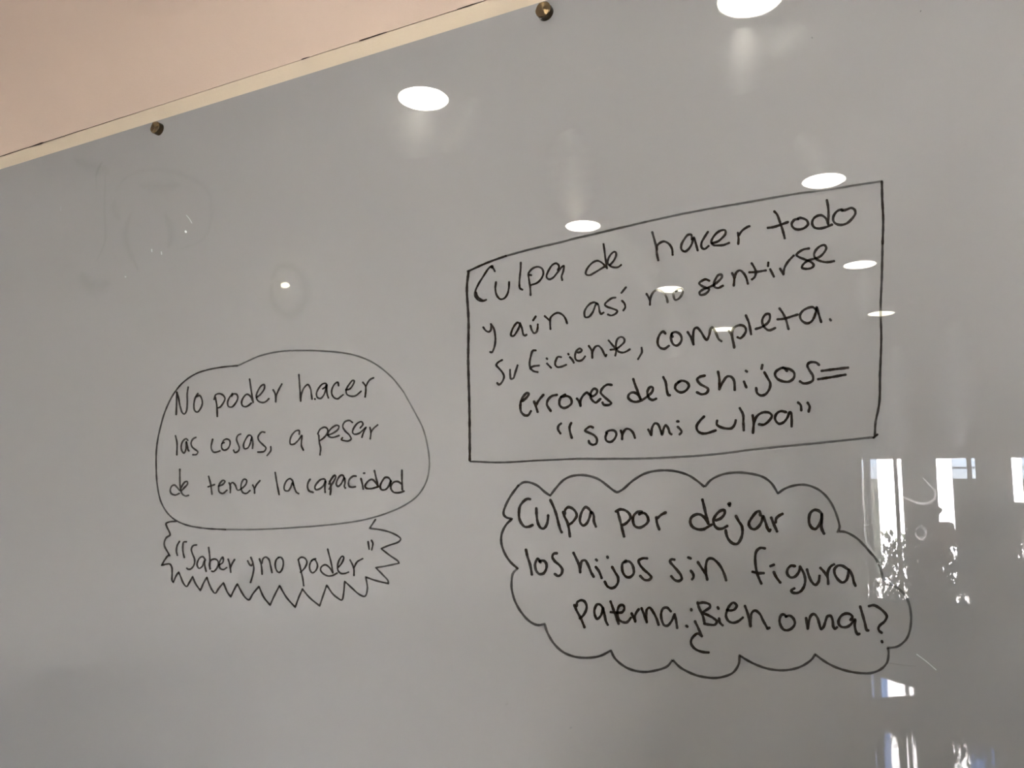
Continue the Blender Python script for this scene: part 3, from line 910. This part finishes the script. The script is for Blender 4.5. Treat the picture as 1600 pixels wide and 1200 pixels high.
NOTE_CLOUD = '''
@Culpa 795 760 10 3.9
330,200 290,195 225,240 175,310 160,400 165,500 200,580 250,630 310,630 370,605
430,345 435,450 455,570 500,650 550,655 590,600 610,520 615,455
650,215 700,320 745,450 780,590 810,690 825,715
850,400 870,470 910,550 935,640 955,780
875,430 880,370 930,325 1000,350 1050,410 1060,460 1020,530 970,580 930,595
1290,410 1250,350 1200,325 1150,380 1115,480 1115,560 1160,610 1215,580 1260,490 1290,400 1325,450 1330,550 1360,625
@por 940 760 10 4
255,410 280,500 310,620 350,780
225,390 290,360 380,380 440,440 450,490 410,550 360,590 320,605
625,395 560,400 500,460 490,540 520,620 590,645 670,610 725,550 720,480 670,420 610,420 590,435
1000,408 930,445 880,490
855,485 865,570 900,670
@dejar 1070 760 10 4.2
275,210 310,350 340,480 365,580
365,580 310,490 240,440 170,440 100,490 85,560 120,630 200,670 290,670 350,640 415,600
490,530 560,500 620,430 620,375 570,375 500,430 450,520 460,600 510,655 580,660 660,620
685,275 705,265 700,300
800,465 840,540 890,620 900,720 870,830 820,895 760,895 700,850 655,770 640,690
1180,450 1170,390 1130,395 1060,470 1000,580 1030,650 1090,670 1160,620 1200,550 1220,465 1260,560 1290,650 1325,700 1335,680
1350,490 1390,590 1440,700
1420,560 1430,500 1470,460 1525,430
@a 1220 760 10 4.3
640,430 590,380 520,370 460,420 440,510 450,590 490,650 540,665 600,600 630,530 640,430 640,560 635,640 660,710 675,735
@los 810 840 10 3.9
118,190 140,290 185,430 210,575
345,385 300,330 270,380 260,440 280,520 330,570 390,560 430,500 440,430 410,370 350,360 335,370
600,245 555,250 530,300 570,370 640,430 685,500 670,570 620,600 570,570
@hijos 810 840 10 3.9
862,240 900,320 940,410 965,540
965,540 970,450 990,370 1040,355 1090,430 1130,530 1175,610
1215,345 1225,355
1210,460 1260,530 1300,630
1390,300 1395,312
1465,460 1510,540 1555,620 1555,700 1510,770 1450,790 1390,760 1350,690
1680,360 1630,400 1620,480 1640,560 1690,615 1750,615 1800,560 1800,490 1770,410 1720,370 1660,385
2010,325 1940,325 1880,360 1890,410 1960,500 2040,570 2075,620 2040,660 1970,660 1905,600
@sin 1030 840 10 3.9
235,345 190,340 170,375 220,440 290,520 340,590 350,650 300,680 240,660 190,605
455,312 490,325
495,520 530,570 535,620 515,650
605,385 660,470 730,570
750,655 730,550 730,430 760,340 820,325 900,380 970,470 1020,580 1045,665
@figura 1160 830 10 4
350,268 280,262 220,310 200,400 205,520 225,640 260,740 295,815
160,635 240,655 330,655
440,545 490,525
490,640 530,720 590,800
820,545 760,540 710,590 700,660 750,720 820,710 880,640 900,560
900,555 950,640 980,740 970,840 920,930 850,965 780,955 765,925 810,895
1010,600 1040,700 1090,800 1140,840 1190,790 1205,700
1220,575 1280,640 1330,720 1340,820
1330,700 1340,620 1380,550 1430,520
1640,590 1560,540 1490,540 1440,590 1440,660 1490,750 1560,800 1620,770 1650,690 1660,600 1720,700 1740,790 1765,850
@paterna. 890 920 10 3.8
75,255 110,340 170,450 200,520 232,600
110,270 120,210 180,180 230,195 265,270 250,350 200,430 160,460
520,300 480,250 430,245 390,320 395,410 430,470 480,430 510,360 520,300 545,400 565,500 595,560
640,200 680,310 720,420 765,545
645,365 740,375
740,375 820,365 855,310 835,255 780,265 750,330 745,400 770,480 830,520 890,525 930,490 955,455
970,385 1000,450 1025,510
1025,510 1020,430 1050,360 1080,320
1125,305 1165,410 1205,520
1205,520 1195,400 1210,320 1250,295 1310,370 1360,470 1390,560
1580,350 1520,295 1460,310 1430,390 1440,490 1480,570 1530,575 1590,510 1640,400
1640,400 1660,480 1680,610
1825,580 1840,590
@¿Bien 1030 920 10 3.8
500,320 503,335
560,510 600,590 630,660 665,740
665,740 600,700 540,740 500,800 500,860 550,930 620,970 700,990 770,995
600,215 620,290 680,420 710,545
600,230 700,215 790,250 790,290 720,340 680,370 760,410 850,460 900,510 870,560 780,560 705,545
915,290 925,310
935,465 950,530 990,570
1060,330 1110,340 1180,320 1210,260 1160,215 1110,250 1060,340 1045,430 1080,500 1150,530 1230,510 1305,450
1340,270 1380,380 1425,585
1430,580 1430,470 1450,370 1500,340 1570,390 1620,490 1680,600 1690,625 1720,610
@o 1140 910 10 3.9
885,530 840,500 800,520 780,600 800,680 850,740 920,745 990,700 1020,640 1000,570 940,520 880,535
@mal? 1250 920 10 4
95,460 120,620
120,620 140,510 170,420 220,395 270,450 300,540 330,630 370,590 400,500 430,430 480,425 510,500 520,590 545,625 575,605
790,485 820,440 780,395 700,390 630,440 600,530 640,590 720,600 790,560 840,490 860,480 855,560 870,650 900,710 925,705
940,280 970,380 1010,520 1045,650 1065,650
1080,270 1150,255 1240,300 1320,370 1355,430 1320,510 1250,570 1225,620 1240,660 1275,685
1280,820 1284,832
#outline
@cloud_outline 0 0 1 3.4
d=.68;810,759 817,754 826,753.3 840,759 851,768.6 859.6,774.5! 869,762 882.8,748.4 898.5,742.8 916.5,742.8 934.5,748.4 950,759.6 958,766 964,769 970,766.5 975,763 990.8,749.5 1008.8,739.4 1031,735 1053.8,736 1076,742.8 1089.8,751.8 1101,761!
d=.62;1101.4,760.6 1110.9,749.9 1127.5,741.6 1151.3,738 1175,740.4 1194,746.3 1205.9,755.8 1215.4,771! 1227.3,763 1246,757.8 1260.5,758 1277,764 1291.4,776 1303.3,795 1310,814 1311.6,824 1308,832.5
d=.62;1311,830.5 1320,831 1330,835.5 1340,842 1350,852 1360,863.5 1368,872.5 1374,883 1377,893 1378.5,901 1376,907 1371.5,912
d=.62;1373,910.5 1379,910 1390,912.5 1400,917.5 1412.5,928 1420,942.5 1423.7,965 1421,987.5 1415,1000 1402.5,1010 1386,1012.5
d=.68;1387,1012 1388.5,1020 1386,1035 1377,1045 1362.5,1051.3 1345,1051.8 1320,1047.5 1300,1040 1285,1031 1273.8,1022.5! 1267.5,1031 1252.5,1041 1237.5,1045.8 1220,1047.5 1200,1045 1185,1040 1170,1033 1155.5,1024! 1154,1038 1145,1051 1130,1057.5 1115,1059.5 1100,1058 1090,1056 1077.5,1051 1062.5,1042.5 1051,1031!
d=.68;1051,1031 1042.5,1041 1025,1047.5 1005,1050 985,1046 970,1037.5 960,1027.5 954.5,1016.5! 937.5,1025 917.5,1028 897.5,1026 880,1019 865,1005 855,987.5 851,974.8! 840,976.8 827.5,971 815,957.5 805,940 799.5,920 799.5,907 801.5,896 808.5,888
d=.9;808.5,888 797.3,877.8 788.3,864 783.3,848.5 783.8,835 790.5,820.4 800,810.8! 790.5,808 786.7,802.4 790,790 798.4,774.3 809.6,759
'''

write_note('hand-drawn rounded bubble around three lines of writing, thin grey-black line', NOTE_ROUND)
write_note('hand-drawn zigzag starburst edge hanging under the rounded bubble', NOTE_SPIKY)
write_note('hand-drawn rectangle around five lines of writing', NOTE_RECT)
write_note('hand-drawn scalloped cloud around three lines of writing', NOTE_CLOUD)

# ------------------------------------------------------------------ wiped, half erased and scratched marks
def marks(name, lines, w, m, soft=True, yoff=-0.00012):
    for ln in lines:
        shift(strokes_mesh(name, board, [ln], 0, 0, 1, w, m, yoff, soft))
marks('erased_marker_ghost', [
    'd=0.10;w=26;425,440 432,420 450,415 470,430 478,455 470,482 452,492 433,482 424,460 425,440',
    'd=0.06;w=14;180,300 200,275 240,265 290,275 325,300 330,345 315,375 280,390',
    'd=0.09;w=26;215,290 250,292 285,288',
    'd=0.07;w=20;180,310 178,330 190,345', 'd=0.10;w=36;125,425 145,450 175,440',
    'd=0.09;w=8;165,270 163,330 165,370 155,400 148,410', 'd=0.10;w=30;115,250 150,262 172,268',
    'd=0.08;w=6;160,250 150,275 152,300', 'd=0.10;w=20;255,330 268,360 262,390', 'd=0.10;w=16;205,330 196,370 205,400 218,425',
    'd=0.09;w=90;370,905 420,915 470,905'], 14, MT['smudge'])
marks('wiped_film', [
    'd=0.10;w=70;1360,700 1385,690 1405,705', 'd=0.07;w=60;1400,745 1440,720 1470,700', 'd=0.10;w=50;1355,760 1375,790 1370,830 1400,850',
    'd=0.10;w=50;1560,750 1580,790 1600,830'], 10, MT['film'])
marks('scratch', ['d=0.7;w=1.6;1432,1022 1448,1034 1463,1047', 'd=0.35;w=1.4;1378,936 1390,939 1401,941', 'd=0.2;w=1.5;1388,1036 1410,1039 1430,1041',
    'd=0.6;w=1.3;291,336 296,342 300,349', 'd=0.45;w=1.2;1398,624 1400,628 1401,632', 'd=0.4;w=1.2;95,322 95,330'], 1.4, MT['film'], False, -0.0002)
marks('dry_speck', ['d=0.9;w=3;290,361.5 290.6,362.5', 'd=0.6;w=2;237,389 237.4,394', 'd=0.6;w=2;252,393 252.6,398', 'd=0.6;w=2.4;195,432 197,433', 'd=0.3;w=4;891,1136 893,1138', 'd=0.25;w=5;791,1099 793,1101'], 2, MT['film'], False, -0.0002)
marks('ink_fleck', ['d=0.8;w=2.6;1438,17.2 1439,17.8', 'd=0.5;w=1.5;1268,58 1270,60'], 2, MT['ink'], False, -0.0002)

marks('greasy_streak', [
    'd=0.120;w=80;888,200 893,270 897,345', 'd=0.120;w=60;895,240 898,300 902,345', 'd=0.072;w=100;655,170 650,210 645,250', 'd=0.048;w=60;690,240 720,200 745,150',
    'd=0.072;w=90;1165,40 1160,90 1158,150', 'd=0.048;w=60;1205,90 1235,60 1260,40', 'd=0.084;w=60;900,360 950,380 1000,430 1030,470', 'd=0.072;w=55;930,350 990,390 1030,430',
    'd=0.096;w=70;1045,455 1050,500 1055,560', 'd=0.072;w=60;1245,210 1270,240 1285,275', 'd=0.072;w=40;1350,420 1350,460 1352,500',
    'd=0.048;w=80;1490,500 1495,600 1500,700', 'd=0.048;w=70;1400,540 1400,620 1405,710', 'd=0.048;w=70;1215,700 1220,780 1225,860', 'd=0.048;w=120;1300,860 1330,920 1330,980'], 20, MT['grease'], True, -0.00016)

marks('wiped_curl', ['d=0.16;w=7;1395,770 1415,778 1440,787 1458,782 1462,770 1450,755 1440,745', 'd=0.08;w=8;1352,805 1352,830 1358,855 1375,870 1395,862 1385,845', 'd=0.13;w=8;1430,830 1437,822 1446,830 1442,842 1432,838 1430,830'], 8, MT['grease'], True, -0.00018)

# ================================================================== the photographer and the phone
def skin_part(verts, edges, radii, sub=2):
    me = bpy.data.meshes.new('tmp'); me.from_pydata([Vector(v) for v in verts], edges, [])
    o = bpy.data.objects.new('tmp', me); C.objects.link(o)
    md = o.modifiers.new('s', 'SKIN'); md.use_smooth_shade = True
    for i, r in enumerate(radii):
        sv = me.skin_vertices[0].data[i]
        sv.radius = (r, r) if not isinstance(r, tuple) else r
        sv.use_root = (i == 0)
    s = o.modifiers.new('b', 'SUBSURF'); s.levels = sub; s.render_levels = sub
    dg = bpy.context.evaluated_depsgraph_get(); dg.update()
    ev = o.evaluated_get(dg)
    res = bpy.data.meshes.new_from_object(ev)
    bpy.data.objects.remove(o); bpy.data.meshes.remove(me)
    return res

def chain(pts): return [(i, i+1) for i in range(len(pts)-1)]

def merged(name, meshes, m, parent, voxel=None):
    bm = bmesh.new()
    for q in meshes:
        bm.from_mesh(q); bpy.data.meshes.remove(q)
    o = link_mesh(name, bm, m, parent, True)
    if voxel:
        r = o.modifiers.new('join', 'REMESH'); r.mode = 'VOXEL'; r.voxel_size = voxel; r.use_smooth_shade = True
        s = o.modifiers.new('smooth', 'SMOOTH'); s.iterations = 3; s.factor = 0.5
        dg = bpy.context.evaluated_depsgraph_get(); dg.update()
        me = bpy.data.meshes.new_from_object(o.evaluated_get(dg))
        o.modifiers.clear(); o.data = me
        me.materials.clear(); me.materials.append(m)
        for p in me.polygons: p.use_smooth = True
    return o

person = empty('person', (0.27, -1.28, 0)); tag(person, 'person in dark clothes holding up a phone to photograph the board', 'person')
PO = Vector((0.27, -1.28, 0))
FD = Vector((-0.478, 0.878, 0)); RD = Vector((0.878, 0.478, 0)); ZU = Vector((0, 0, 1))
def W(r, f, z): return tuple(RD*r + FD*f + ZU*z)            # person's own axes, from PO
def G(x, y, z): return (x-PO.x, y-PO.y, z)                   # room coordinates

# joints
pel = W(0, 0, 0.93); wst = W(0, 0.0, 1.06); ch = W(0, 0.0, 1.24); nk0 = W(0, -0.005, 1.40); nk1 = W(0, 0.01, 1.475)
LS, RS = W(-0.17, -0.01, 1.36), W(0.17, -0.01, 1.36)
LE, LW_ = G(-0.045, -1.13, 1.13), G(-0.056, -0.935, 1.395)
RE, RW_ = G(0.38, -0.99, 1.15), G(0.198, -0.872, 1.385)
body = []
body.append(skin_part([pel, wst, ch, nk0, nk1, W(0, 0.02, 1.55), W(-0.09, 0, 0.90), W(-0.10, 0.01, 0.48), W(-0.10, -0.02, 0.08), W(0.09, 0, 0.90), W(0.10, 0.01, 0.48), W(0.10, -0.02, 0.08), LS, LE, LW_, RS, RE, RW_],
    [(0, 1), (1, 2), (2, 3), (3, 4), (4, 5), (0, 6), (6, 7), (7, 8), (0, 9), (9, 10), (10, 11), (3, 12), (12, 13), (13, 14), (3, 15), (15, 16), (16, 17)],
    [(0.15, 0.11), (0.13, 0.095), (0.125, 0.08), (0.055, 0.050), (0.052, 0.052), (0.06, 0.06), 0.085, 0.055, 0.036, 0.085, 0.055, 0.036, 0.032, 0.030, 0.024, 0.032, 0.030, 0.024]))
# head
hc = W(0, 0.03, 1.60)
bm = bmesh.new()
bmesh.ops.create_icosphere(bm, subdivisions=4, radius=1.0)
for v in bm.verts:
    x, y, z = v.co                                            # x right, y forward, z up
    sx, sy2, sz = 0.074, 0.092, 0.115
    if z < 0: sx *= 1-0.30*(-z)**1.5; sy2 *= 1-0.10*(-z)
    if y > 0: sy2 *= 0.93
    px, py, pz = x*sx, y*sy2, z*sz
    if y > 0.4:
        nose = math.exp(-(px/0.011)**2)*math.exp(-((pz+0.018)/0.020)**2); py += 0.022*nose
        brow = math.exp(-((pz-0.022)/0.010)**2)*math.exp(-(px/0.045)**2); py += 0.005*brow
        for s in (-1, 1):
            so = math.exp(-((px-s*0.030)/0.014)**2)*math.exp(-((pz-0.004)/0.011)**2); py -= 0.009*so
        chn = math.exp(-(px/0.022)**2)*math.exp(-((pz+0.095)/0.018)**2); py += 0.010*chn
        lip = math.exp(-(px/0.022)**2)*math.exp(-((pz+0.055)/0.010)**2); py += 0.006*lip
    q = Vector(hc) + RD*px + FD*py + ZU*pz
    v.co = q
me = bpy.data.meshes.new('h'); bm.to_mesh(me); bm.free(); body.append(me)
for s in (-1, 1):                                             # ears
    bm = bmesh.new(); bmesh.ops.create_icosphere(bm, subdivisions=2, radius=1.0)
    for v in bm.verts:
        x, y, z = v.co
        v.co = Vector(hc) + RD*(s*0.074+x*0.010) + FD*(-0.008+y*0.018-0.004*z) + ZU*(-0.004+z*0.031)
    me = bpy.data.meshes.new('e'); bm.to_mesh(me); bm.free(); body.append(me)
# hands: palms and five separate fingers each
def hand(wrist, palm, fingers):
    body.append(skin_part([wrist, palm], [(0, 1)], [(0.026, 0.021), (0.038, 0.017)], 2))
    for pts, r in fingers:
        body.append(skin_part([palm]+pts, chain([palm]+pts), [0.014]+[r*k for k in (1.08, 1.0, 0.95, 0.82)][:len(pts)], 2))
pl = CAM - FW*0.016                                            # plate plane of the phone, behind the lens
def PH(r, u, f): return tuple(pl + RT*r + UP*u + FW*f - PO)    # phone axes
hand(LW_, PH(-0.050, -0.075, -0.015), [
    ([PH(-0.060, -0.035, 0.000), PH(-0.052, -0.012, 0.010), PH(-0.036, 0.006, 0.010)], 0.0082),       # index, raised at the phone's end
    ([PH(-0.052, -0.042, 0.012), PH(-0.034, -0.030, 0.019), PH(-0.008, -0.030, 0.014)], 0.0086),
    ([PH(-0.044, -0.058, 0.014), PH(-0.026, -0.047, 0.020), PH(0.000, -0.046, 0.014)], 0.0082),
    ([PH(-0.036, -0.076, 0.010), PH(-0.020, -0.064, 0.016), PH(0.000, -0.062, 0.008)], 0.0072),
    ([PH(-0.050, -0.060, -0.022), PH(-0.030, -0.042, -0.026), PH(-0.006, -0.030, -0.021)], 0.0098)])  # thumb on the screen side
hand(RW_, PH(0.188, -0.085, -0.010), [
    ([PH(0.190, -0.038, 0.002), PH(0.176, -0.010, 0.012), PH(0.150, 0.004, 0.010)], 0.0082),
    ([PH(0.184, -0.046, 0.010), PH(0.166, -0.028, 0.019), PH(0.140, -0.026, 0.013)], 0.0086),
    ([PH(0.178, -0.060, 0.012), PH(0.160, -0.046, 0.019), PH(0.136, -0.044, 0.013)], 0.0082),
    ([PH(0.168, -0.080, 0.008), PH(0.152, -0.066, 0.015), PH(0.132, -0.062, 0.007)], 0.0072),
    ([PH(0.180, -0.060, -0.022), PH(0.160, -0.042, -0.026), PH(0.136, -0.028, -0.021)], 0.0098)])
merged('body', body, MT['skin'], person, 0.0055)

def cloth(name, verts, edges, radii, m):
    o = merged(name, [skin_part(verts, edges, radii, 2)], m, person)
    return o
def sleeve(a, b, c): return skin_part([a, tuple(Vector(a).lerp(Vector(b), 0.5)), b, tuple(Vector(b).lerp(Vector(c), 0.5)), tuple(Vector(b).lerp(Vector(c), 0.96))], [(0, 1), (1, 2), (2, 3), (3, 4)], [0.078, 0.056, 0.050, 0.044, 0.041], 2)
merged('shirt', [skin_part([W(0, 0, 0.80), W(0, 0, 0.94), wst, ch, W(0, -0.005, 1.36), W(0, -0.005, 1.43)], chain([0]*6), [(0.185, 0.145), (0.185, 0.145), (0.17, 0.13), (0.19, 0.14), (0.14, 0.11), (0.075, 0.07)]),
    skin_part([LS, tuple(Vector(LS).lerp(Vector(RS), 0.5)), RS], [(0, 1), (1, 2)], [0.09, 0.10, 0.09]), sleeve(LS, LE, LW_), sleeve(RS, RE, RW_)], MT['shirt'], person, 0.009)
merged('trousers', [skin_part([W(0, 0, 1.0), W(0, 0, 0.88)], [(0, 1)], [(0.165, 0.12), (0.17, 0.125)])] + [
    skin_part([W(s*0.085, 0, 0.90), W(s*0.092, 0.005, 0.70), W(s*0.10, 0.01, 0.48), W(s*0.10, -0.01, 0.28), W(s*0.10, -0.02, 0.06)], chain([0]*5), [0.10, 0.092, 0.078, 0.068, 0.062]) for s in (-1, 1)], MT['trousers'], person, 0.010)
for s in (-1, 1):
    sh = cloth('shoe', [W(s*0.10, -0.05, 0.046), W(s*0.105, 0.05, 0.042), W(s*0.11, 0.15, 0.032)], [(0, 1), (1, 2)], [(0.042, 0.045), (0.045, 0.042), (0.040, 0.030)], MT['shoe'])
# hair cap, long to the nape
bm = bmesh.new(); bmesh.ops.create_icosphere(bm, subdivisions=4, radius=1.0)
kill = []
for v in bm.verts:
    x, y, z = v.co
    if y > 0.15 and z < 0.42+0.5*(y-0.15)*0 and not (z > 0.45): kill.append(v)
    elif z < -0.35 and y > -0.2: kill.append(v)
    rr = 1+0.03*math.sin(14*math.atan2(y, x)+3*z)
    px, py, pz = x*0.084*rr, y*0.103*rr-0.006, z*0.124
    if z < -0.1: pz *= 1.5
    v.co = Vector(hc) + RD*px + FD*py + ZU*pz
bmesh.ops.delete(bm, geom=kill, context='VERTS')
hr = link_mesh('hair', bm, MT['hair'], person, True)
sd = hr.modifiers.new('t', 'SOLIDIFY'); sd.thickness = 0.008; sd.offset = -1
for s in (-1, 1):
    c = Vector(hc)+RD*(s*0.030)+FD*0.068+ZU*0.004
    bm = bmesh.new(); bmesh.ops.create_uvsphere(bm, u_segments=20, v_segments=12, radius=0.0118, matrix=Matrix.Translation(c)); e = link_mesh('eye', bm, MT['eye'], person, True)
    bm = bmesh.new(); bmesh.ops.create_uvsphere(bm, u_segments=16, v_segments=10, radius=0.0058, matrix=Matrix.Translation(c+FD*0.0075)); link_mesh('iris', bm, MT['iris'], e, True)
bm = bmesh.new(); bmesh.ops.create_icosphere(bm, subdivisions=3, radius=1.0)
for v in bm.verts:
    x, y, z = v.co; v.co = Vector(hc)+RD*(x*0.022)+FD*(0.083+y*0.008-0.004*x*x)+ZU*(-0.055+z*0.0065*(1-0.5*math.exp(-(z/0.25)**2)))
link_mesh('mouth', bm, MT['lip'], person, True)

phone = empty('phone', tuple(pl)); tag(phone, 'dark smartphone held sideways by the photographer, lens towards the board', 'phone')
rot = Matrix(((RT.x, FW.x, UP.x), (RT.y, FW.y, UP.y), (RT.z, FW.z, UP.z)))
phone.rotation_euler = rot.to_euler()
def plate(x0, x1, z0, z1, y0, y1, r, m, name, parent):
    bm = bmesh.new(); pts = []
    for cx_, cz_, a0 in ((x1-r, z1-r, 0), (x0+r, z1-r, 90), (x0+r, z0+r, 180), (x1-r, z0+r, 270)):
        for k in range(7):
            a = math.radians(a0+15*k); pts.append((cx_+r*math.cos(a), cz_+r*math.sin(a)))
    a = [bm.verts.new((x, y0, z)) for x, z in pts]; b = [bm.verts.new((x, y1, z)) for x, z in pts]
    bm.faces.new(a); bm.faces.new(b[::-1])
    for i in range(len(a)): bm.faces.new((a[i], b[i], b[(i+1) % len(a)], a[(i+1) % len(a)]))
    bmesh.ops.recalc_face_normals(bm, faces=bm.faces)
    return link_mesh(name, bm, m, parent)
plate(-0.014, 0.136, -0.055, 0.014, -0.008, 0.0, 0.010, MT['phone'], 'phone_shell', phone)
plate(-0.0125, 0.1345, -0.0535, 0.0125, -0.0086, -0.0081, 0.009, MT['phone_glass'], 'screen', phone)
bm = bmesh.new(); cyl(bm, (0, 0.0, 0), (0, 1, 0), 0.0065, 0.006, 0.0018, 24, cap=True); link_mesh('lens_ring', bm, MT['phone'], phone, True)
bm = bmesh.new(); cyl(bm, (0.016, 0.0, 0), (0, 1, 0), 0.003, 0.003, 0.0006, 16, cap=True); link_mesh('flash', bm, MT['trimring'], phone, True)
